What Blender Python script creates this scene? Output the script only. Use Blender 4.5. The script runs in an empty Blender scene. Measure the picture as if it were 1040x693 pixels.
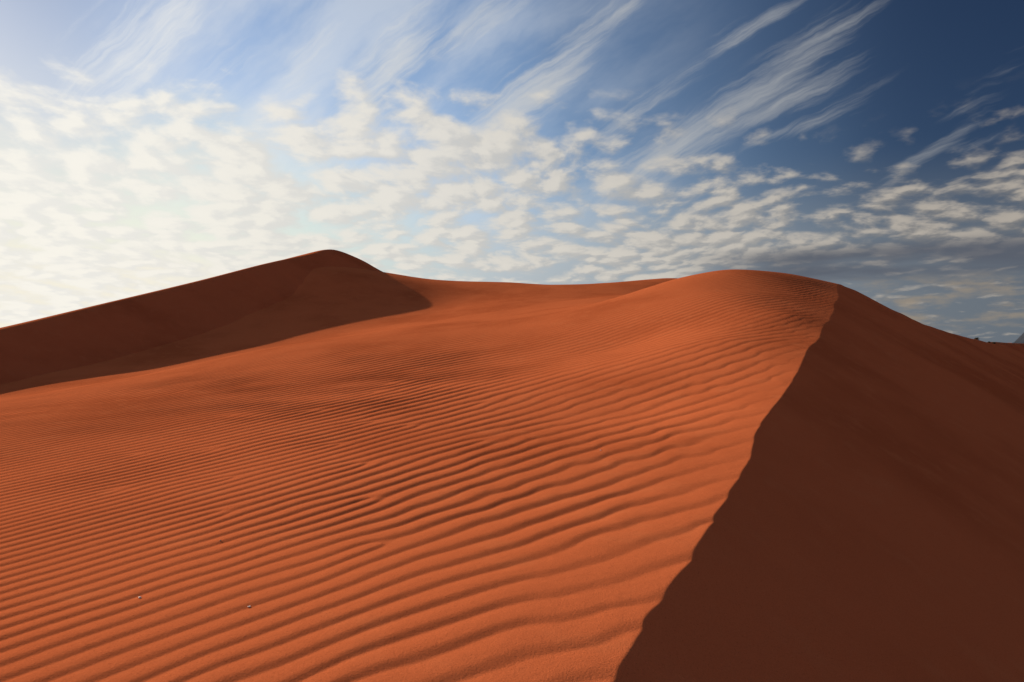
import bpy, math, random
import numpy as np

R = math.radians
DEBUG = False
rng = np.random.default_rng(11)
random.seed(5)
scene = bpy.context.scene
col = scene.collection

# ------------------------------------------------------------------ helpers
F = 24.0 / 36.0            # focal length over sensor width
CX, HY, W0 = 520.0, 348.0, 1040.0

def ray(px, py):           # slopes x/y and z/y of a sight line of the photograph
    return (px - CX) / (F * W0), (HY - py) / (F * W0)

def P3(px, py, y):
    a, b = ray(px, py)
    return (a * y, y, b * y)

def tag(o, label=None, cat=None, group=None, kind=None):
    if label: o['label'] = label
    if cat: o['category'] = cat
    if group: o['group'] = group
    if kind: o['kind'] = kind
    return o

def link(name, me, mat, parent=None):
    o = bpy.data.objects.new(name, me)
    col.objects.link(o)
    if mat: me.materials.append(mat)
    if parent: o.parent = parent
    return o

def grid_mesh(name, X, Y, Z, wrap=False):
    nr, nc = X.shape
    me = bpy.data.meshes.new(name)
    co = np.stack([X, Y, Z], -1).reshape(-1, 3).astype(np.float32)
    idx = np.arange(nr * nc).reshape(nr, nc)
    if wrap:
        nx = np.roll(idx, -1, 1)
        q = np.stack([idx[:-1], nx[:-1], nx[1:], idx[1:]], -1).reshape(-1, 4)
    else:
        q = np.stack([idx[:-1, :-1], idx[:-1, 1:], idx[1:, 1:], idx[1:, :-1]], -1).reshape(-1, 4)
    q = q[:, ::-1] if wrap else q
    me.vertices.add(len(co)); me.vertices.foreach_set('co', co.ravel())
    me.loops.add(q.size); me.loops.foreach_set('vertex_index', q.astype(np.int32).ravel())
    me.polygons.add(len(q))
    me.polygons.foreach_set('loop_start', np.arange(0, q.size, 4, dtype=np.int32))
    me.polygons.foreach_set('use_smooth', np.ones(len(q), dtype=bool))
    me.update(calc_edges=True)
    return me

def tps_fit(pts, vals, lam=0.0):
    pts = np.array(pts, float); n = len(pts)
    d2 = ((pts[:, None] - pts[None]) ** 2).sum(-1)
    K = 0.5 * d2 * np.log(d2 + 1e-12)
    Pm = np.hstack([np.ones((n, 1)), pts])
    A = np.zeros((n + 3, n + 3))
    A[:n, :n] = K + lam * np.eye(n); A[:n, n:] = Pm; A[n:, :n] = Pm.T
    s = np.linalg.solve(A, np.concatenate([np.array(vals, float), np.zeros(3)]))
    return pts, s

def tps_eval(fit, x, y):
    pts, s = fit
    z = s[-3] + s[-2] * x + s[-1] * y
    for (px, py), w in zip(pts, s[:-3]):
        d2 = (x - px) ** 2 + (y - py) ** 2
        z += (0.5 * w) * d2 * np.log(d2 + 1e-12)
    return z

def catmull(pts, n):
    pts = np.array(pts, float)
    P = np.vstack([2 * pts[0] - pts[1], pts, 2 * pts[-1] - pts[-2]])
    out = []
    for i in range(1, len(P) - 2):
        t = np.linspace(0, 1, n, endpoint=False)[:, None]
        a, b, c, d = P[i - 1], P[i], P[i + 1], P[i + 2]
        out.append(0.5 * (2 * b + (c - a) * t + (2 * a - 5 * b + 4 * c - d) * t ** 2 + (3 * b - a - 3 * c + d) * t ** 3))
    out.append(pts[-1:])
    return np.vstack(out)

class Noise2:
    """smooth value noise on a wrapped lattice"""
    def __init__(self, seed, n=128):
        r = np.random.default_rng(seed); self.n = n
        self.t = r.uniform(-1, 1, (n, n))
    def __call__(self, x, y):
        xi = np.floor(x); yi = np.floor(y); fx = x - xi; fy = y - yi
        fx = fx * fx * fx * (fx * (fx * 6 - 15) + 10); fy = fy * fy * fy * (fy * (fy * 6 - 15) + 10)
        xi = xi.astype(np.int64) % self.n; yi = yi.astype(np.int64) % self.n
        x1 = (xi + 1) % self.n; y1 = (yi + 1) % self.n; t = self.t
        return (t[xi, yi] * (1 - fx) + t[x1, yi] * fx) * (1 - fy) + (t[xi, y1] * (1 - fx) + t[x1, y1] * fx) * fy

def smooth(a, b, x):
    t = np.clip((x - a) / (b - a), 0, 1)
    return t * t * (3 - 2 * t)

def curve_query(C, x, y, chunk=200000):
    """signed distance (positive right of the curve) and height of the nearest point of a 3-D curve"""
    tx = np.gradient(C[:, 0]); ty = np.gradient(C[:, 1]); l = np.hypot(tx, ty); tx /= l; ty /= l
    xf, yf = x.ravel(), y.ravel()
    D = np.empty_like(xf); Z = np.empty_like(xf); S = np.empty_like(xf)
    seg = C[1:] - C[:-1]; sl = (seg[:, 0] ** 2 + seg[:, 1] ** 2)
    arc = np.concatenate([[0], np.cumsum(np.sqrt(sl))])
    for i in range(0, len(xf), chunk):
        a = xf[i:i + chunk]; b = yf[i:i + chunk]
        best = np.full(len(a), 1e18); bi = np.zeros(len(a), np.int64)
        for k in range(len(C)):
            d2 = (a - C[k, 0]) ** 2 + (b - C[k, 1]) ** 2
            m = d2 < best
            best[m] = d2[m]; bi[m] = k
        # refine on the two neighbouring segments
        rd = np.full(len(a), 1e18); rz = np.zeros(len(a)); rs = np.zeros(len(a)); sg = np.zeros(len(a))
        for off in (-1, 0):
            j = np.clip(bi + off, 0, len(seg) - 1)
            u = ((a - C[j, 0]) * seg[j, 0] + (b - C[j, 1]) * seg[j, 1]) / sl[j]
            u = np.clip(u, 0, 1)
            qx = C[j, 0] + u * seg[j, 0]; qy = C[j, 1] + u * seg[j, 1]
            d2 = (a - qx) ** 2 + (b - qy) ** 2
            m = d2 < rd
            rd[m] = d2[m]; rz[m] = (C[j, 2] + u * seg[j, 2])[m]; rs[m] = (arc[j] + u * np.sqrt(sl[j]))[m]
            cr = (a - C[j, 0]) * seg[j, 1] - (b - C[j, 1]) * seg[j, 0]
            sg[m] = np.sign(cr)[m]
        D[i:i + chunk] = np.sqrt(rd) * sg; Z[i:i + chunk] = rz; S[i:i + chunk] = rs
    return D.reshape(x.shape), Z.reshape(x.shape), S.reshape(x.shape)

# ------------------------------------------------------------------ node helpers
class NT:
    def __init__(self, nt): self.nt = nt
    def n(self, t, **kw):
        nd = self.nt.nodes.new(t)
        for k, v in kw.items(): setattr(nd, k, v)
        return nd
    def set(self, sock, v):
        if isinstance(v, bpy.types.NodeSocket): self.nt.links.new(v, sock)
        else: sock.default_value = v
    def m(self, op, a, b=None, c=None, clamp=False):
        nd = self.n('ShaderNodeMath', operation=op, use_clamp=clamp)
        for i, v in enumerate((a, b, c)):
            if v is not None: self.set(nd.inputs[i], v)
        return nd.outputs[0]
    def add(self, *a):
        r = a[0]
        for b in a[1:]: r = self.m('ADD', r, b)
        return r
    def mul(self, *a):
        r = a[0]
        for b in a[1:]: r = self.m('MULTIPLY', r, b)
        return r
    def sub(self, a, b): return self.m('SUBTRACT', a, b)
    def ss(self, a, b, x):
        nd = self.n('ShaderNodeMapRange', interpolation_type='SMOOTHSTEP')
        self.set(nd.inputs['Value'], x); self.set(nd.inputs['From Min'], a); self.set(nd.inputs['From Max'], b)
        return nd.outputs[0]
    def xyz(self, x, y, z):
        nd = self.n('ShaderNodeCombineXYZ')
        for i, v in enumerate((x, y, z)): self.set(nd.inputs[i], v)
        return nd.outputs[0]
    def noise(self, vec, scale, detail=4, rough=0.5, lac=2.0, dist=0.0):
        nd = self.n('ShaderNodeTexNoise')
        self.set(nd.inputs['Vector'], vec); self.set(nd.inputs['Scale'], scale)
        nd.inputs['Detail'].default_value = detail; nd.inputs['Roughness'].default_value = rough
        nd.inputs['Lacunarity'].default_value = lac; nd.inputs['Distortion'].default_value = dist
        return nd.outputs[0]
    def mix(self, f, a, b, blend='MIX'):
        nd = self.n('ShaderNodeMix', data_type='RGBA', blend_type=blend)
        nd.clamp_factor = True
        self.set(nd.inputs[0], f); self.set(nd.inputs[6], a); self.set(nd.inputs[7], b)
        return nd.outputs[2]
    def rgb(self, r, g, b):
        nd = self.n('ShaderNodeRGB'); nd.outputs[0].default_value = (r, g, b, 1); return nd.outputs[0]

# ------------------------------------------------------------------ materials
def sand_material(name, base, grain=1.0):
    m = bpy.data.materials.new(name); m.use_nodes = True
    nt = m.node_tree; nt.nodes.clear(); N = NT(nt)
    out = N.n('ShaderNodeOutputMaterial'); bs = N.n('ShaderNodeBsdfPrincipled')
    nt.links.new(bs.outputs[0], out.inputs[0])
    bs.inputs['Roughness'].default_value = 0.95
    bs.inputs['Specular IOR Level'].default_value = 0.0
    pos = N.n('ShaderNodeNewGeometry').outputs['Position']
    big = N.noise(pos, 0.22, 4, 0.55)
    mid = N.noise(pos, 2.1, 4, 0.6)
    fine = N.noise(pos, 120.0, 2, 0.7)
    r, g, b = base
    c1 = N.rgb(r, g, b)
    c2 = N.rgb(r * 0.80, g * 0.76, b * 0.74)
    c3 = N.rgb(r * 1.03, g * 1.16, b * 1.22)
    c = N.mix(N.ss(0.40, 0.70, big), c1, c2)
    c = N.mix(N.mul(N.ss(0.5, 0.75, mid), 0.55), c, c3)
    # single dark and pale grains
    c = N.mix(N.mul(N.ss(0.56, 0.74, fine), 0.6), c, N.rgb(r * 0.5, g * 0.42, b * 0.4))
    c = N.mix(N.mul(N.ss(0.43, 0.26, fine), 0.55), c, N.rgb(min(r * 1.3, .8), g * 1.4, b * 1.5))
    nt.links.new(c, bs.inputs['Base Color'])
    bp = N.n('ShaderNodeBump'); bp.inputs['Strength'].default_value = 0.55 * grain
    bp.inputs['Distance'].default_value = 0.006
    h = N.add(N.noise(pos, 110.0, 4, 0.7), N.mul(N.noise(pos, 9.0, 3, 0.6), 1.6))
    nt.links.new(h, bp.inputs['Height']); nt.links.new(bp.outputs[0], bs.inputs['Normal'])
    return m

SAND = (0.49, 0.116, 0.041)
mat_sand = sand_material('red_sand', SAND)
mat_sand_far = sand_material('red_sand_distant', (0.47, 0.110, 0.040))

def simple_mat(name, c, rough=0.9, nscale=3.0, var=0.4):
    m = bpy.data.materials.new(name); m.use_nodes = True
    nt = m.node_tree; N = NT(nt); bs = nt.nodes['Principled BSDF']
    bs.inputs['Roughness'].default_value = rough
    bs.inputs['Specular IOR Level'].default_value = 0.2
    pos = N.n('ShaderNodeNewGeometry').outputs['Position']
    n = N.noise(pos, nscale, 5, 0.6)
    lo = tuple(v * (1 - var) for v in c); hi = tuple(min(1, v * (1 + var)) for v in c)
    nt.links.new(N.mix(N.ss(0.3, 0.7, n), N.rgb(*lo), N.rgb(*hi)), bs.inputs['Base Color'])
    return m

# ------------------------------------------------------------------ terrain design
# crest (brink) of the near dune
crest_px = [(625, 693, 2.4), (660, 620, 3.05), (700, 550, 4.1), (745, 480, 5.9), (790, 410, 9.0), (830, 345, 15.0), (841, 325, 18.4),
            (850, 305, 23.2), (857, 290.5, 30.0), (900, 311.5, 36.0), (950, 333.5, 43.0), (1000, 347, 52.0), (1040, 356, 62.0)]
crest3 = [(-2.6, -5.0, -1.75), (-1.35, -1.2, -1.38), (-0.42, 0.9, -1.24)] + [P3(*p) for p in crest_px] + [(70, 84, -3.0), (105, 112, -4.6)]
crestC = catmull(crest3, 14)

# crest of the far dune
fcrest_px = [(-200, 372, 25), (-90, 352, 29), (0, 333, 34), (100, 309, 40), (200, 285, 47.5), (270, 267, 53.5), (315, 257.3, 58.5), (338, 252.5, 62.0), (366, 262.5, 64.5), (395, 278, 68)]
farC = catmull([(-34, 6, -3.6)] + [P3(*p) for p in fcrest_px] + [(-9, 80, 6.0), (-3, 92, 3.5), (6, 110, 0)], 12)

def far_face_hit(px, py):
    """where a sight line meets the slip face of the far dune"""
    a, b = ray(px, py)
    ys = np.linspace(22, 70, 1200)
    D, zc, _ = curve_query(farC, a * ys, ys)
    f = np.where(D > 0, zc - 0.67 * D, 99) - b * ys
    m = (f[:-1] < 0) & (f[1:] >= 0)
    i = int(np.argmax(m))
    return a * ys[i], ys[i], b * ys[i]

Wpts = []
def wp(px, py, y): Wpts.append(P3(px, py, y))
Wpts += [tuple(p) for p in crestC[14:14 * 12:7]]
# centre
for p in [(520, 693, 2.4), (520, 550, 4.2), (520, 450, 8.0), (520, 400, 12.8), (520, 350, 22.0), (520, 322, 32.0), (520, 320, 37), (520, 306, 49), (520, 287, 64)]: wp(*p)
# left edge
for p in [(0, 693, 2.4), (0, 600, 3.35), (0, 500, 5.8), (0, 450, 9.0), (0, 420, 14.0), (0, 409, 19.0)]: wp(*p)
for p in [(260, 600, 3.3), (260, 500, 5.6), (260, 420, 11.4), (260, 380, 20.0), (260, 356, 29.0)]: wp(*p)
# apron of the far dune
for q in [(0, 391), (80, 373), (165, 351), (225, 332), (270, 313), (300, 295), (320, 273)]: Wpts.append(far_face_hit(*q))
for p in [(0, 403, 27.5), (165, 375, 33.8), (280, 351, 39.3), (350, 333, 43.5), (430, 312, 51.5), (425, 330, 36), (430, 283, 64), (395, 279, 67)]: wp(*p)
# dome of the near dune and the saddle behind it
for p in [(745, 274.3, 28.0), (775, 275.3, 28.6), (745, 300, 21.5), (745, 345, 14.8), (745, 410, 9.4), (640, 298, 29), (690, 283, 28), (640, 350, 18.5), (640, 420, 10.0), (640, 500, 5.5),
          (800, 278, 29.0), (829, 283.8, 29.6), (800, 320, 18.0), (600, 310, 30.5), (440, 330, 32), (440, 328, 37),
          (560, 290, 64), (640, 287, 62), (690, 283, 60), (600, 303, 48), (660, 300, 46)]: wp(*p)
Wpts += [(11.0, 37.0, 2.4), (16.5, 38.0, 1.6), (14.0, 46.0, 1.4), (24, 48, 0.0), (0, 80, 4.0), (-30, 80, 2.0), (30, 70, 0.0),
         (0, 0, -1.22), (-2, 0, -1.2), (-3, -6, -1.4), (-12, 0, -1.5), (-20, 8, -2.0), (-35, 15, -2.8), (-45, 40, -3.5), (5, -8, -2.2), (-60, 80, -3)]
Wfit = tps_fit([p[:2] for p in Wpts], [p[2] for p in Wpts], 0.003)
# the brink lies exactly on the windward surface up to the top of the dune
_w = 1 - smooth(31, 36, np.hypot(crestC[:, 0], crestC[:, 1]))
crestC[:, 2] += _w * (tps_eval(Wfit, crestC[:, 0], crestC[:, 1]) - crestC[:, 2])

# ripple spacing and slope as they look along the sight lines (px, py, vertical spacing, slope): turned into ground wave vectors
obs = [(20, 690, 18.5, -.37), (20, 650, 15, -.35), (40, 622, 10, -.33), (40, 598, 7.6, -.31), (40, 575, 6.3, -.29), (40, 550, 5.2, -.27), (40, 525, 3.9, -.25), (40, 490, 2.9, -.22), (40, 460, 2.3, -.2),
       (160, 680, 19, -.37), (160, 640, 14.5, -.36), (160, 600, 10, -.33), (160, 560, 7.2, -.31), (160, 520, 5.5, -.28), (160, 480, 4.0, -.25), (160, 440, 2.5, -.2),
       (290, 685, 22, -.36), (290, 655, 17, -.36), (290, 630, 15, -.35), (290, 600, 12, -.34), (290, 565, 10.5, -.33), (290, 530, 9, -.31), (290, 507, 7, -.28), (290, 467, 4.4, -.25), (290, 435, 2.8, -.21), (290, 400, 2.1, -.2),
       (420, 680, 30, -.36), (420, 630, 22, -.36), (420, 580, 15, -.35), (420, 530, 12, -.33), (420, 490, 9.3, -.31), (420, 450, 6.6, -.28), (420, 410, 4.2, -.25), (420, 375, 2.6, -.22),
       (540, 660, 38, -.34), (540, 583, 27, -.33), (540, 545, 22, -.34), (540, 510, 14, -.33), (540, 490, 12, -.32), (540, 460, 10, -.31), (540, 425, 8, -.3), (540, 390, 5.5, -.27), (540, 360, 3.2, -.24),
       (640, 560, 28, -.32), (640, 520, 23, -.31), (640, 480, 17, -.30), (640, 440, 12, -.29), (640, 400, 9, -.27), (640, 360, 5.4, -.25),
       (730, 440, 20, -.29), (730, 410, 14, -.28), (730, 395, 12, -.27), (730, 380, 10, -.26), (730, 363, 9, -.26), (730, 330, 4.8, -.24),
       (40, 430, 1.8, -.2), (160, 410, 1.8, -.2), (290, 382, 1.8, -.2), (420, 355, 2.0, -.2), (90, 645, 14, -.35), (90, 585, 7, -.31), (90, 535, 4.6, -.26),
       (760, 300, 2.6, -.22), (700, 315, 2.8, -.22), (640, 330, 2.6, -.22), (560, 343, 2.3, -.22), (800, 297, 3.0, -.2),
       (800, 350, 8, -.24), (800, 322, 5, -.22), (835, 322, 6, -.21), (845, 300, 3.6, -.19), (770, 345, 6.5, -.24)]
def ground_hit(px, py):
    a, b = ray(px, py)
    ys = np.geomspace(1.2, 40, 600)
    m = tps_eval(Wfit, a * ys, ys) > b * ys
    i = int(np.argmax(m)) if m.any() else 599
    return a * ys[i], ys[i]
kobs = []
for px, py, S, sl in obs:
    x0, y0 = ground_hit(px, py)
    if px >= 640: S *= 0.8
    e = 0.01
    def img(x, y):
        z = float(tps_eval(Wfit, np.array(x), np.array(y)))
        return CX + F * W0 * x / y, HY - F * W0 * z / y
    u0 = img(x0, y0); ux = img(x0 + e, y0); uy = img(x0, y0 + e)
    gx_, gy_ = -sl / S, 1.0 / S                       # phase grows downwards (to the right) in the picture
    kobs.append((x0, y0, (gx_ * (ux[0] - u0[0]) + gy_ * (ux[1] - u0[1])) / e, (gx_ * (uy[0] - u0[0]) + gy_ * (uy[1] - u0[1])) / e))
kc = np.array([o[:2] for o in kobs], float)
sc_ = 0.9 + 0.28 * np.hypot(kc[:, 0], kc[:, 1])
rows, rhs = [], []
for x, y, kx, ky in kobs:
    lam = 1.0 / math.hypot(kx, ky)
    g = np.exp(-((x - kc[:, 0]) ** 2 + (y - kc[:, 1]) ** 2) / (2 * sc_ ** 2))
    gx = -(x - kc[:, 0]) / sc_ ** 2 * g; gy = -(y - kc[:, 1]) / sc_ ** 2 * g
    rows.append(np.concatenate([[1, 0], gx]) * lam); rhs.append(kx * lam)
    rows.append(np.concatenate([[0, 1], gy]) * lam); rhs.append(ky * lam)
A_ = np.array(rows); b_ = np.array(rhs)
reg = np.diag([0.0001, 0.0001] + [0.0012] * len(kc))
ksol = np.linalg.solve(A_.T @ A_ + reg, A_.T @ b_)
if DEBUG:
    res = (A_ @ ksol).reshape(-1, 2); want = b_.reshape(-1, 2)
    for o, a, b, ob in zip(kobs, res, want, obs):
        print('K', ob, 'xy %.2f %.2f lam %.3f bearing %.0f | got ratio %.2f bearing %.0f' % (o[0], o[1], 1 / math.hypot(o[2], o[3]), math.degrees(math.atan2(-o[3], o[2])), np.hypot(*a), math.degrees(math.atan2(-a[1], a[0]))))

def ripple_phase(x, y):
    p = ksol[0] * x + ksol[1] * y
    for (cx, cy), s, w in zip(kc, sc_, ksol[2:]):
        p += w * np.exp(-((x - cx) ** 2 + (y - cy) ** 2) / (2 * s * s))
    return p
def ripple_grad(x, y):
    gx = np.full_like(x, ksol[0]); gy = np.full_like(x, ksol[1])
    for (cx, cy), s, w in zip(kc, sc_, ksol[2:]):
        g = w * np.exp(-((x - cx) ** 2 + (y - cy) ** 2) / (2 * s * s)) / (s * s)
        gx -= (x - cx) * g; gy -= (y - cy) * g
    return gx, gy

n1, n2, n3, n4 = Noise2(3), Noise2(4), Noise2(6), Noise2(8)

# profile of one ripple: rounded back, short lee, tight trough
_t = np.linspace(0, 1, 1025)
_s = np.interp(_t, [0, .05, .60, .80, .90, 1.0], [.38, .50, .02, -1.0, -1.0, .38])
_s -= _s[:-1].mean()
_h = np.cumsum(_s); _h -= (_h.max() + _h.min()) / 2; _h /= _h.max()

# local wave trains round every observation; where neighbours disagree the ripples fork or end
lr = np.log(np.hypot(kc[:, 0], kc[:, 1])); lt = np.arctan2(kc[:, 0], kc[:, 1])
trains = []
kv = np.array([o[2:] for o in kobs])
for i in range(len(kobs)):
    d2 = ((lt - lt[i]) / .16) ** 2 + ((lr - lr[i]) / .24) ** 2
    wgt = np.exp(-0.5 * d2)
    dxy = kc - kc[i]
    M, v_ = [], []
    for n in range(len(kobs)):
        sw = math.sqrt(wgt[n])
        if sw < 0.03: continue
        M.append([sw, 0, sw * dxy[n, 0], sw * dxy[n, 1], 0]); v_.append(sw * kv[n, 0])
        M.append([0, sw, 0, sw * dxy[n, 0], sw * dxy[n, 1]]); v_.append(sw * kv[n, 1])
    M = np.array(M); v_ = np.array(v_)
    sr = 0.25 * math.exp(lr[i])
    sol = np.linalg.solve(M.T @ M + np.diag([.001, .001] + [.02 * sr * sr] * 3), M.T @ v_)
    ph = float(ripple_phase(kc[i:i + 1, 0], kc[i:i + 1, 1])[0])
    trains.append([kc[i, 0], kc[i, 1], lt[i], lr[i], ph, *sol])
for it in range(80):                                   # bring neighbouring trains into step
    for i, a in enumerate(trains):
        tot = 0j
        for n, b in enumerate(trains):
            if n == i: continue
            w = math.exp(-0.5 * (((a[2] - b[2]) / .13) ** 2 + ((a[3] - b[3]) / .2) ** 2))
            if w < 0.01: continue
            dx, dy = (b[0] - a[0]) / 2, (b[1] - a[1]) / 2
            pb = b[4] - b[5] * dx - b[6] * dy + .5 * b[7] * dx * dx + b[8] * dx * dy + .5 * b[9] * dy * dy
            pa = a[5] * dx + a[6] * dy + .5 * a[7] * dx * dx + a[8] * dx * dy + .5 * a[9] * dy * dy
            tot += w * np.exp(2j * math.pi * (pb - pa))
        if abs(tot) > 1e-6: a[4] = float(np.angle(tot)) / (2 * math.pi)

def ripples(x, y, dist):
    """dist: distance left of the crest"""
    nearc = np.exp(-dist / 1.6)
    jit = 0.08 * n1(x * 1.6, y * 0.9) + (0.06 + 0.16 * nearc) * n2(x * 3.7 + 7, y * 2.1) + 0.25 * n3(x * 0.33, y * 0.16 + 3)
    T, Lr = np.arctan2(x, y), np.log(np.hypot(x, y) + 1e-6)
    acc = 0.004 * np.exp(2j * math.pi * ripple_phase(x, y)).astype(np.complex64)
    lsum = np.full(x.shape, 0.004 * 3.5, np.float32); wsum = np.full(x.shape, 0.004, np.float32)
    for (cx, cy, ct, cr, ph, k1, k2, h11, h12, h22) in trains:
        w = np.exp(-0.5 * (((T - ct) / .085) ** 2 + ((Lr - cr) / .13) ** 2))
        m = w > 0.002
        ax, ay, wm = x[m] - cx, y[m] - cy, w[m]
        p = ph + k1 * ax + k2 * ay + 0.5 * h11 * ax * ax + h12 * ax * ay + 0.5 * h22 * ay * ay
        acc[m] += wm * np.exp(2j * math.pi * p)
        lsum[m] += wm * math.hypot(k1, k2); wsum[m] += wm
    mag = np.abs(acc) / wsum
    th = np.angle(acc) / (2 * math.pi) + jit
    amp = smooth(-0.22, 0.34, mag)
    return np.interp(th % 1.0, _t, _h) * amp, wsum / lsum

def near_height(x, y):
    z = tps_eval(Wfit, x, y)
    r = np.hypot(x, y)
    D, zc, s = curve_query(crestC, x, y)
    left = np.maximum(-D, 0)
    g = np.exp(-(D / 2.5) ** 2) * smooth(33, 40, r) * (1 - smooth(70, 85, r))
    z = z + (zc - z) * g
    g = np.maximum(g, np.exp(-(D / 1.2) ** 2))
    # broad unevenness
    z += (1 - g) * (0.007 * n1(x * 0.35 + 3, y * 0.25) * smooth(3, 10, r) + 0.006 * n2(x * 0.9, y * 0.6))
    h, lam = ripples(x, y, left)
    a = 0.041 * lam * (1 + 0.12 * smooth(4, 9, r) * smooth(1.0, -2.0, x))
    a = a * (0.9 + 0.16 * n3(x * 0.8 + 9, y * 0.45)) * (0.28 + 0.22 * n2(x * 0.8, y * 0.8) + 0.6 * smooth(0.0, 1.1, left))
    a = a * (1 - 0.85 * smooth(26, 38, r)) * (1 - 0.52 * smooth(3.5, 12, r) * smooth(-2.0, 1.0, x)) * (1 - 0.8 * smooth(18, 30, r) * smooth(2.5, -1.0, x))
    wr = z + a * h
    far = smooth(78, 118, r)
    wr = wr * (1 - far) + (-5.3) * far
    # slip face
    bulge = 0.04 * n4(s * 0.5, s * 0 + 2.2) + 0.018 * n1(s * 1.3 + 0.4 * D, D * 0.12) * smooth(0.3, 2.0, D) + 0.03 * n3(s * 0.4, D * 0.3) * smooth(0.3, 2.0, D)
    L = 0.63 * np.maximum(D, 0)
    lee = np.where(D > 0, zc - L, zc - 0.70 * D) + bulge
    lee = lee + 0.015 * n2(x * 0.5, y * 0.5)
    lee = -5.3 + 0.35 * np.logaddexp(0, (lee + 5.3) / 0.35)
    k = 0.004
    d = wr - lee
    return 0.5 * (wr + lee - np.sqrt(d * d + k * k))

# ------------------------------------------------------------------ near dune mesh (polar sheet, dense where it is seen close)
th = np.concatenate([np.arange(-180, -80, 2.0), np.arange(-80, -56, 0.3), np.arange(-56, -40, 0.12), np.arange(-40, 31, 0.06), np.arange(31, 45, 0.12), np.arange(45, 80, 0.4), np.arange(80, 180, 2.0)])
rr = np.concatenate([np.linspace(0.15, 1.2, 14)[:-1], np.geomspace(1.2, 2.2, 60)[:-1], np.geomspace(2.2, 36, 1400)[:-1], np.geomspace(36, 78, 200)[:-1], np.linspace(78, 120, 22)])
TH, RR = np.meshgrid(R(1) * th, rr)
X = RR * np.sin(TH); Y = RR * np.cos(TH)
Z = near_height(X, Y)
near = link('sand_dune', grid_mesh('near_dune_sheet', X, Y, Z, wrap=True), mat_sand)
near.data.update()
tag(near, 'rippled orange sand dune in the foreground with a sharp scalloped crest and dark slip face', 'dune', kind='structure')

def near_z(x, y):
    return float(near_height(np.array([[x]], float), np.array([[y]], float))[0, 0])

# ------------------------------------------------------------------ far dune mesh: sheet along its crest
nS = len(farC)
Cf = catmull(farC[::3], 8)
tx = np.gradient(Cf[:, 0]); ty = np.gradient(Cf[:, 1]); l = np.hypot(tx, ty)
for _ in range(30):
    tx[1:-1] = (tx[:-2] + tx[1:-1] * 2 + tx[2:]) / 4; ty[1:-1] = (ty[:-2] + ty[1:-1] * 2 + ty[2:]) / 4
l = np.hypot(tx, ty); tx /= l; ty /= l
arc = np.concatenate([[0], np.cumsum(np.hypot(np.diff(Cf[:, 0]), np.diff(Cf[:, 1])))])
ds = np.concatenate([-np.geomspace(60, 0.4, 40), [-0.25, -0.12, 0, 0.12, 0.25], np.geomspace(0.4, 26, 110)])
D2, S2 = np.meshgrid(ds, arc)
nx, ny = ty, -tx                       # right of the crest
X2 = Cf[:, 0][:, None] + nx[:, None] * D2
Y2 = Cf[:, 1][:, None] + ny[:, None] * D2
slip = np.maximum(D2, 0) * 0.67
wind = np.maximum(-D2, 0) * 0.20
rnd = 0.10 * np.exp(-np.abs(D2) / 0.35)
Z2 = Cf[:, 2][:, None] - slip - wind - rnd
# sand slides: faint flutes down the slip face
Z2 += np.where(D2 > 0, 0.10 * n2(S2 * 0.55 + D2 * 0.05, D2 * 0.09) + 0.045 * n1(S2 * 1.7, D2 * 0.12), 0) * smooth(0.5, 3, D2)
Z2 = np.maximum(Z2, -6.5)
far = link('sand_dune', grid_mesh('far_dune_sheet', X2, Y2, Z2), mat_sand_far)
tag(far, 'tall shaded sand dune with a pointed peak rising behind the rippled dune at left', 'dune', kind='structure')

# ------------------------------------------------------------------ desert plain to the horizon
rp = np.concatenate([[0.5], np.geomspace(30, 26000, 70)]); tp = R(1) * np.arange(0, 360, 2.0)
TP, RP = np.meshgrid(tp, rp)
XP, YP = RP * np.sin(TP), RP * np.cos(TP)
ZP = -5.6 + 0.5 * n1(XP * 0.02, YP * 0.02) * smooth(90, 200, RP) - 4.0 * smooth(500, 6000, RP)
plain = link('desert_plain', grid_mesh('plain_sheet', XP, YP, ZP, wrap=True), mat_sand_far)
tag(plain, 'red sand plain reaching the horizon behind the dunes', kind='structure')

# low dune on the right, beyond the slip face
def ridge(name, C, half, mat, amp, label):
    C = catmull(C, 14)
    tx = np.gradient(C[:, 0]); ty = np.gradient(C[:, 1]); l = np.hypot(tx, ty); tx /= l; ty /= l
    t = np.linspace(-1, 1, 61)
    T, S = np.meshgrid(t, np.arange(len(C)))
    Xr = C[:, 0][:, None] + ty[:, None] * T * half; Yr = C[:, 1][:, None] - tx[:, None] * T * half
    prof = np.exp(-np.abs(T) * 2.3) - math.exp(-2.3)
    base = -6.2
    Zr = base + (C[:, 2][:, None] - base) * prof / (1 - math.exp(-2.3)) + amp * n2(Xr * 0.08, Yr * 0.08)
    o = link(name, grid_mesh(name, Xr, Yr, Zr), mat)
    return tag(o, label, 'dune', kind='structure')
ridge('sand_dune', [P3(930, 362, 70), P3(975, 354, 82), P3(1005, 347.6, 94), P3(1040, 348.6, 106), P3(1100, 349, 120), P3(1200, 352, 140), P3(1400, 362, 170)], 15, mat_sand_far, 0.10,
      'low dark sand dune on the far right horizon beyond the slip face')

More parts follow.
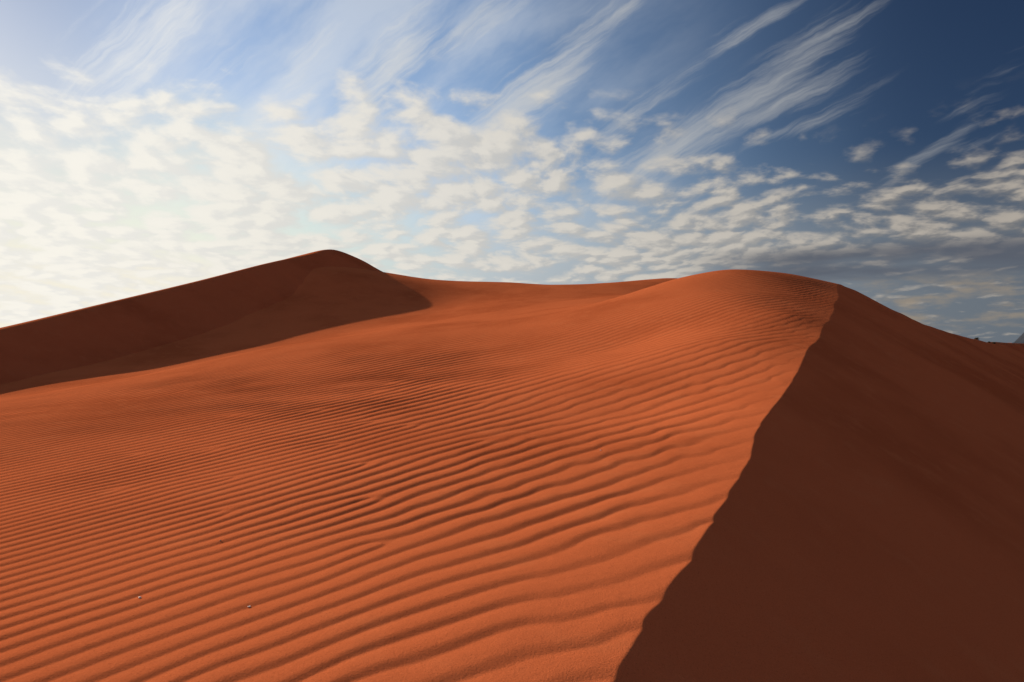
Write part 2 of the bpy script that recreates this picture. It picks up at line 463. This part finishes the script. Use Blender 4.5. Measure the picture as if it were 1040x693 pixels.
# ------------------------------------------------------------------ far mountains at the right edge
mat_rock = simple_mat('dark_rock', (0.020, 0.025, 0.036), 0.9, 0.004, 0.35)
az = np.linspace(36.0, 62, 160); dd = np.linspace(0, 1, 40)
AZ, DD = np.meshgrid(az, dd)
rad = 3600 + 900 * DD
Xm = rad * np.sin(R(1) * AZ); Ym = rad * np.cos(R(1) * AZ)
prof = np.interp(az, [36, 36.3, 37.0, 37.8, 38.8, 40, 42, 44, 47, 50, 54, 58, 62], [0, 4, 46, 78, 95, 130, 105, 150, 118, 140, 90, 70, 0])
jag = n1(Xm * 0.010, Ym * 0.010) * 22 + n2(Xm * 0.03, Ym * 0.03) * 10 + n3(Xm * 0.09, Ym * 0.09) * 4
env = np.sin(math.pi * DD) ** 0.8
Zm = -14 + env * (prof[None, :] + jag * np.minimum(1, prof[None, :] / 40) + 8)
mt = link('mountain_range', grid_mesh('mountain_range', Xm, Ym, Zm), mat_rock)
tag(mt, 'jagged blue grey mountain ridge far away at the right horizon', 'mountain', kind='structure')

# ------------------------------------------------------------------ small things
mat_twig = simple_mat('dry_twig', (0.10, 0.075, 0.05), 0.9, 40, 0.4)
mat_leaf = simple_mat('dusty_leaf', (0.055, 0.06, 0.03), 0.8, 30, 0.4)

def shrub(loc, r, h, label, seed):
    rnd = random.Random(seed)
    e = bpy.data.objects.new('desert_shrub', None); col.objects.link(e); e.location = loc
    tag(e, label, 'shrub', 'shrubs on the distant crest')
    sv, sf, lv, lf = [], [], [], []
    for i in range(16):
        a = rnd.uniform(0, 2 * math.pi); lean = rnd.uniform(0.1, 1.0) * r
        tip = (lean * math.cos(a), lean * math.sin(a), h * rnd.uniform(0.6, 1.0) * (1 - 0.35 * (lean / r) ** 2))
        b = len(sv); w = 0.012
        mid = (tip[0] * 0.45, tip[1] * 0.45, tip[2] * 0.6)
        for (p, ww) in (((0, 0, -0.05), w), (mid, w * 0.7), (tip, w * 0.3)):
            for k in range(3):
                q = k * 2.094
                sv.append((p[0] + ww * math.cos(q), p[1] + ww * math.sin(q), p[2]))
        for s in range(2):
            for k in range(3):
                k2 = (k + 1) % 3
                sf.append((b + s * 3 + k, b + s * 3 + k2, b + s * 3 + 3 + k2, b + s * 3 + 3 + k))
        for j in range(26):
            t = rnd.uniform(0.35, 1.05)
            c = [tip[n] * t + rnd.gauss(0, 0.10 * r) for n in range(3)]
            d = [rnd.gauss(0, 1) for _ in range(3)]; f = [rnd.gauss(0, 1) for _ in range(3)]
            ld = math.sqrt(sum(v * v for v in d)); lfn = math.sqrt(sum(v * v for v in f))
            L = rnd.uniform(0.025, 0.05) * (r / 0.15) ** 0.5
            d = [v / ld * L for v in d]; f = [v / lfn * L * 0.4 for v in f]
            b = len(lv)
            lv += [tuple(c[n] - d[n] for n in range(3)), tuple(c[n] + f[n] for n in range(3)), tuple(c[n] + d[n] for n in range(3)), tuple(c[n] - f[n] for n in range(3))]
            lf.append((b, b + 1, b + 2, b + 3))
    m = bpy.data.meshes.new('stems'); m.from_pydata(sv, [], sf); link('stems', m, mat_twig, e)
    m = bpy.data.meshes.new('foliage'); m.from_pydata(lv, [], lf); link('foliage', m, mat_leaf, e)
    return e

def on_crest(px):
    x, y = ray(px, 0)[0], None
    i = np.argmin(np.abs(crestC[60:, 0] / crestC[60:, 1] - x)) + 60
    return crestC[i]
for px, r, h, lab, sd in [(995, .16, .17, 'largest dark shrub on the distant crest, left of the other two', 1), (1005, .09, .10, 'smallest dark shrub on the distant crest, between the other two', 2),
                          (1011, .13, .14, 'dark shrub on the distant crest nearest the blue mountain', 3)]:
    c = on_crest(px)
    x, y = c[0] - 0.1, c[1]
    shrub((x, y, near_z(x, y)), r, h, lab, sd)

def pebble(loc, s, mat, label, seed):
    import bmesh
    bm = bmesh.new(); bmesh.ops.create_icosphere(bm, subdivisions=2, radius=1)
    rnd = random.Random(seed)
    off = [rnd.uniform(0, 6) for _ in range(3)]
    for v in bm.verts:
        c = v.co
        k = 1 + 0.18 * math.sin(3 * c.x + off[0]) + 0.15 * math.sin(4 * c.y + off[1]) + 0.12 * math.sin(5 * c.z + off[2])
        v.co = (c.x * k * s * 1.3, c.y * k * s, c.z * k * s * 0.7)
    m = bpy.data.meshes.new('pebble'); bm.to_mesh(m); bm.free()
    o = link('pebble', m, mat); o.location = loc; o.rotation_euler.z = rnd.uniform(0, 6)
    return tag(o, label, 'pebble', 'pebbles on the rippled sand')
mat_quartz = simple_mat('pale_quartz', (0.75, 0.62, 0.52), 0.45, 60, 0.15)
mat_dark = simple_mat('dark_stone', (0.09, 0.05, 0.035), 0.7, 60, 0.3)
for px, py, s, mt_, lab, sd in [(142, 608, .0055, mat_quartz, 'pale pebble glinting between ripples at lower left', 1), (253, 617, .005, mat_quartz, 'pale pebble on the ripple flank right of the other pale pebble at lower left', 2),
                                (224, 550, .0045, mat_dark, 'dark pebble lying on the rippled sand at left', 3), (610, 458, .007, mat_quartz, 'pale pebble on broad ripples near the sharp crest', 4)]:
    a, b = ray(px, py)
    ys = np.linspace(1.5, 14, 2500)[None]
    zz = near_height(a * ys, ys)[0]
    i = int(np.argmax(zz > b * ys[0]))
    y = ys[0, i]
    pebble((a * y, y, zz[i] + s * 0.6), s, mt_, lab, sd)

# ------------------------------------------------------------------ light
SUN_AZ, SUN_EL = -48.0, 21.5           # degrees right of the view direction, degrees above the horizon
sd = bpy.data.lights.new('sun', 'SUN'); sd.energy = 4.3; sd.angle = R(0.53); sd.color = (1.0, 0.86, 0.68)
so = bpy.data.objects.new('sun', sd); col.objects.link(so)
so.rotation_euler = (R(90 - SUN_EL), 0, R(180 - SUN_AZ))
sv = (math.sin(R(SUN_AZ)) * math.cos(R(SUN_EL)), math.cos(R(SUN_AZ)) * math.cos(R(SUN_EL)), math.sin(R(SUN_EL)))
from mathutils import Vector
so.rotation_euler = Vector(sv).to_track_quat('Z', 'Y').to_euler()

# ------------------------------------------------------------------ sky with clouds
w = bpy.data.worlds.new('World'); scene.world = w; w.use_nodes = True
nt = w.node_tree; nt.nodes.clear(); N = NT(nt)
out = N.n('ShaderNodeOutputWorld'); bg = N.n('ShaderNodeBackground'); nt.links.new(bg.outputs[0], out.inputs[0])
bg.inputs['Strength'].default_value = 0.10
sky = N.n('ShaderNodeTexSky'); sky.sky_type = 'NISHITA'; sky.sun_disc = False
sky.sun_elevation = R(SUN_EL); sky.sun_rotation = R(SUN_AZ)
sky.altitude = 600; sky.air_density = 1.0; sky.dust_density = 0.5; sky.ozone_density = 2.0
dirv = N.n('ShaderNodeTexCoord').outputs['Generated']
sep = N.n('ShaderNodeSeparateXYZ'); nt.links.new(dirv, sep.inputs[0])
dx, dy, dz = sep.outputs
az_ = N.m('ARCTAN2', dx, dy)
el_ = N.m('ARCSINE', dz)
az2 = N.mul(az_, 57.29578); el2 = N.mul(el_, 57.29578)

skyc = sky.outputs[0]
def curve(x, pts):
    fl = N.n('ShaderNodeFloatCurve'); cv = fl.mapping.curves[0]
    cv.points[0].location = pts[0]; cv.points[1].location = pts[-1]
    for p in pts[1:-1]: cv.points.new(*p)
    fl.mapping.update(); N.set(fl.inputs['Value'], x)
    return fl.outputs[0]
def sky_at(px, py):
    a, b = ray(px, py)
    return math.degrees(math.atan(a)), math.degrees(math.atan2(b, math.hypot(1, a)))

# angle round the horizon from the bright quarter (left of the view)
hl = N.m('SQRT', N.add(N.mul(dx, dx), N.mul(dy, dy), 1e-6))
ax = (math.sin(R(-60)), math.cos(R(-60)))
ang = N.mul(N.m('ARCCOSINE', N.m('DIVIDE', N.add(N.mul(dx, ax[0]), N.mul(dy, ax[1])), hl)), 57.29578 / 180)
clear = curve(ang, [(0, .45), (.13, .55), (.23, .86), (.30, .84), (.36, .62), (.42, .40), (.47, .21), (.52, .10), (.62, .11), (.76, .25), (1, .35)])
sunside = curve(ang, [(0, 1), (.12, 1), (.24, .80), (.34, .55), (.44, .25), (.53, .06), (.65, .02), (.8, .25), (1, .45)])  # tails of both curves raised behind the view to fill the shade
zenith_fill = N.ss(27, 56, el2)  # unseen sky overhead, brightened to fill the shaded sand
sunside = N.m('MINIMUM', N.m('MAXIMUM', N.m('MAXIMUM', sunside, N.mul(zenith_fill, 1.0)), 0.0), 1.0)
clear = N.m('MAXIMUM', clear, N.mul(zenith_fill, 1.0))

base = N.mix(1.0, skyc, N.mix(clear, N.rgb(.035, .07, .13), N.rgb(1.0, .99, .98)), 'MULTIPLY')
base = N.mix(1.0, base, N.rgb(6.6, 6.4, 5.8), 'DARKEN')
veil = N.mul(N.ss(25, 3, el2), N.ss(.40, .12, ang))
base = N.mix(N.mul(veil, 0.78), base, N.rgb(6.8, 6.35, 5.2))
low = N.mul(N.ss(15.0, 4.0, el2), N.ss(.16, .34, ang))
base = N.mix(N.mul(low, 0.9), base, N.mix(sunside, N.rgb(.80, .98, 1.22), N.rgb(5.2, 5.5, 5.7)))

# mackerel field on a flat cloud deck
zc_ = N.m("MAXIMUM", N.add(dz, 0.20), 0.10)
u = N.m('DIVIDE', dx, zc_); v = N.m('DIVIDE', dy, zc_)
puv = N.xyz(u, v, 0.0)
wa = N.sub(N.noise(puv, 1.3, 3, 0.5), 0.5)
wb = N.sub(N.noise(N.xyz(u, v, 9.0), 1.3, 3, 0.5), 0.5)
u2 = N.add(u, N.mul(wa, 0.30)); v2 = N.add(N.mul(v, 0.85), N.mul(wb, 0.25))
wc = N.sub(N.noise(puv, 11.0, 3, 0.6), 0.5)
def puffs(ou, ov):
    q = N.xyz(N.add(u2, ou), N.add(v2, ov), 1.7)
    vo = N.n('ShaderNodeTexVoronoi', feature='SMOOTH_F1', voronoi_dimensions='2D')
    vo.inputs['Scale'].default_value = 7.5; vo.inputs['Smoothness'].default_value = 0.35
    N.set(vo.inputs['Vector'], N.xyz(N.add(u2, ou, N.mul(wc, .11)), N.add(v2, ov, N.mul(wa, .25), N.mul(wc, -.07)), 0.0))
    cell = N.sub(0.86, vo.outputs['Distance'])
    return N.add(N.mul(N.noise(q, 10.0, 4, 0.55), 0.44), N.mul(N.noise(q, 2.6, 3, 0.55), 0.32), N.mul(cell, 0.24))
c0 = puffs(0.0, 0.0)
c1 = puffs(-0.034, -0.034)
big = N.noise(N.xyz(u, v, 5.0), 0.9, 2, 0.5)

azn = N.m('DIVIDE', N.add(az2, 60), 120)
top = N.mul(curve(azn, [(0, .40), (.21, .42), (.375, .47), (.5, .46), (.583, .40), (.667, .345), (.725, .29), (.79, .32), (1, .30)]), 40)
cover = N.ss(7.0, -7.5, N.sub(el2, top))
gap = N.mul(N.ss(7.0, 5.0, el2), N.ss(10, 24, az2))
mid = N.mul(N.ss(9.0, 5.0, el2), N.ss(-14, -4, az2), N.ss(16, 6, az2))
cover = N.m('MAXIMUM', cover, N.mul(N.ss(30, 44, el2), .445))  # extra cloud added above the frame to lift the shaded slopes
cov = N.sub(N.mul(N.sub(cover, 1.0), 0.26), N.add(-0.222, N.mul(gap, 0.20), N.mul(mid, 0.035)))
dens = N.ss(0.542, 0.735, N.add(c0, cov, N.mul(N.sub(big, 0.5), 0.22)))
dens = N.mul(dens, N.ss(0.02, 0.34, cover))
edge = N.ss(0.58, 0.84, N.add(c0, cov, N.mul(N.sub(big, 0.5), 0.22)))   # thick middles

# thin ice clouds drawn out towards the upper right
wf = N.mul(N.sub(N.noise(N.xyz(N.mul(az2, .16), N.mul(el2, .16), 7.7), 1.0, 4, 0.6), 0.5), 1.9)
ca, sa = math.cos(R(42)), math.sin(R(42))
gs = N.add(N.mul(az2, ca), N.mul(el2, sa))
gt = N.add(N.sub(N.mul(el2, ca), N.mul(az2, sa)), N.mul(N.mul(gs, gs), .0062), wf)
fib = N.noise(N.xyz(N.mul(gs, .10), N.mul(gt, 1.05), 2.0), 1.0, 6, 0.62)
fib2 = N.noise(N.xyz(N.mul(gs, .05), N.mul(gt, .30), 5.0), 1.0, 3, 0.55)
fibres = N.add(N.mul(fib, .62), N.mul(fib2, .38))
def streak(p0, p1, width, strength, bend=0.0):
    a0, e0 = sky_at(*p0); a1, e1 = sky_at(*p1)
    L = math.hypot(a1 - a0, e1 - e0); c_, s__ = (a1 - a0) / L, (e1 - e0) / L
    qa = N.m('SUBTRACT', az2, a0); qe = N.m('SUBTRACT', el2, e0)
    s_ = N.m('DIVIDE', N.add(N.mul(qa, c_), N.mul(qe, s__)), L)
    t_ = N.sub(N.mul(qe, c_), N.mul(qa, s__))
    t_ = N.add(t_, N.mul(N.mul(N.sub(s_, 0.5), N.sub(s_, 0.5)), bend), N.mul(wa, 2.4), N.mul(wf, .5))
    m_ = N.mul(N.ss(-.30, .25, s_), N.ss(1.30, .45, s_))
    wt = N.m('ABSOLUTE', N.m('DIVIDE', t_, width))
    return N.mul(m_, N.ss(1.0, 0.0, wt), strength)
st = [((345, 140), (460, -20), 3.6, .95, 1.0), ((470, 160), (630, 5), 3.4, 1.0, 1.0), ((590, 155), (725, 58), 1.6, .75, .6),
      ((630, 195), (915, -15), 3.2, 1.0, -3.0), ((690, 150), (890, 55), 2.0, .95, -1.5), ((900, 185), (1015, 100), 1.2, .65, 0.0), ((60, 110), (210, -40), 6.0, .55, 0),
      ((290, 95), (355, 10), 2.6, .7, 0), ((560, 60), (700, -30), 2.6, .5, 0), ((960, 120), (1060, 40), 1.5, .35, 0), ((430, 60), (560, -40), 3.4, .7, 0),
      ((180, 130), (260, 40), 3.5, .65, 0), ((760, 150), (905, 85), 1.3, .65, -.8), ((720, 60), (840, -20), 1.8, .5, 0), ((950, 155), (1060, 120), 1.0, .5, 0)]
ms = None
for a in st:
    f = streak(*a)
    ms = f if ms is None else N.m('MAXIMUM', ms, f)
ci = N.mul(N.ss(0.58, 0.98, N.add(N.mul(fibres, 1.25), -.12, N.mul(ms, .38))), N.ss(0.0, .35, ms), .72)
# torn thin sheet between the bright clouds on the left
sheet = N.noise(N.xyz(N.mul(gs, .05), N.mul(gt, .14), 11.0), 1.0, 5, 0.6)
thin = N.mul(N.ss(.36, .66, sheet), N.ss(.46, .26, ang), N.ss(5, 13, el2), N.ss(60, 28, el2), .40)

# dark bank low on the right, with small lit scraps under it
bank = N.noise(N.xyz(N.mul(az2, 0.05), N.mul(el2, 0.36), 2.0), 1.0, 4, 0.5)
bx0 = N.ss(12, 24, az2)
bankd = N.mul(N.ss(7.8, 6.5, el2), N.ss(3.4, 4.6, el2), bx0, N.ss(.25, .50, bank), 0.9)
scr = N.noise(N.xyz(N.mul(az2, 0.22), N.mul(el2, 0.75), 6.0), 1.0, 5, 0.55)
scrap = N.mul(N.ss(.50, .72, N.add(scr, N.mul(N.ss(22, 34, az2), .05))), N.ss(5.2, 4.0, el2), N.ss(.4, 1.2, el2), N.ss(14, 22, az2), .8)

light = N.ss(-0.075, 0.07, N.sub(c0, c1))
cl_l = N.mix(sunside, N.rgb(3.1, 2.75, 2.35), N.rgb(7.0, 6.75, 6.15))
cl_d = N.mix(sunside, N.rgb(1.05, 1.06, 1.12), N.rgb(6.1, 6.0, 5.7))
cloudc = N.mix(N.add(N.mul(light, .75), N.mul(edge, .25)), cl_d, cl_l)
base = N.mix(thin, base, N.rgb(6.3, 6.3, 6.1))
c = N.mix(ci, base, N.mix(sunside, N.rgb(1.9, 2.0, 2.15), N.rgb(6.4, 6.4, 6.2)))
c = N.mix(N.mul(dens, .93), c, cloudc)
c = N.mix(bankd, c, N.rgb(.72, .82, 1.05))
c = N.mix(scrap, c, N.rgb(2.3, 1.9, 1.45))
nt.links.new(c, bg.inputs['Color'])
w.cycles.sampling_method = 'MANUAL'; w.cycles.sample_map_resolution = 512

# ------------------------------------------------------------------ camera
cd = bpy.data.cameras.new('camera'); cam = bpy.data.objects.new('camera', cd); col.objects.link(cam)
cd.sensor_width = 36; cd.lens = 24; cd.clip_start = 0.05; cd.clip_end = 60000
cd.shift_y = (HY - 346.5) / W0
cam.location = (0, 0, 0); cam.rotation_euler = (R(90), 0, 0)
scene.camera = cam

scene.view_settings.view_transform = 'Standard'; scene.view_settings.look = 'None'
scene.view_settings.gamma = 1.0; scene.view_settings.exposure = 0.45
scene.render.engine = 'CYCLES'
scene.cycles.max_bounces = 3; scene.cycles.diffuse_bounces = 2
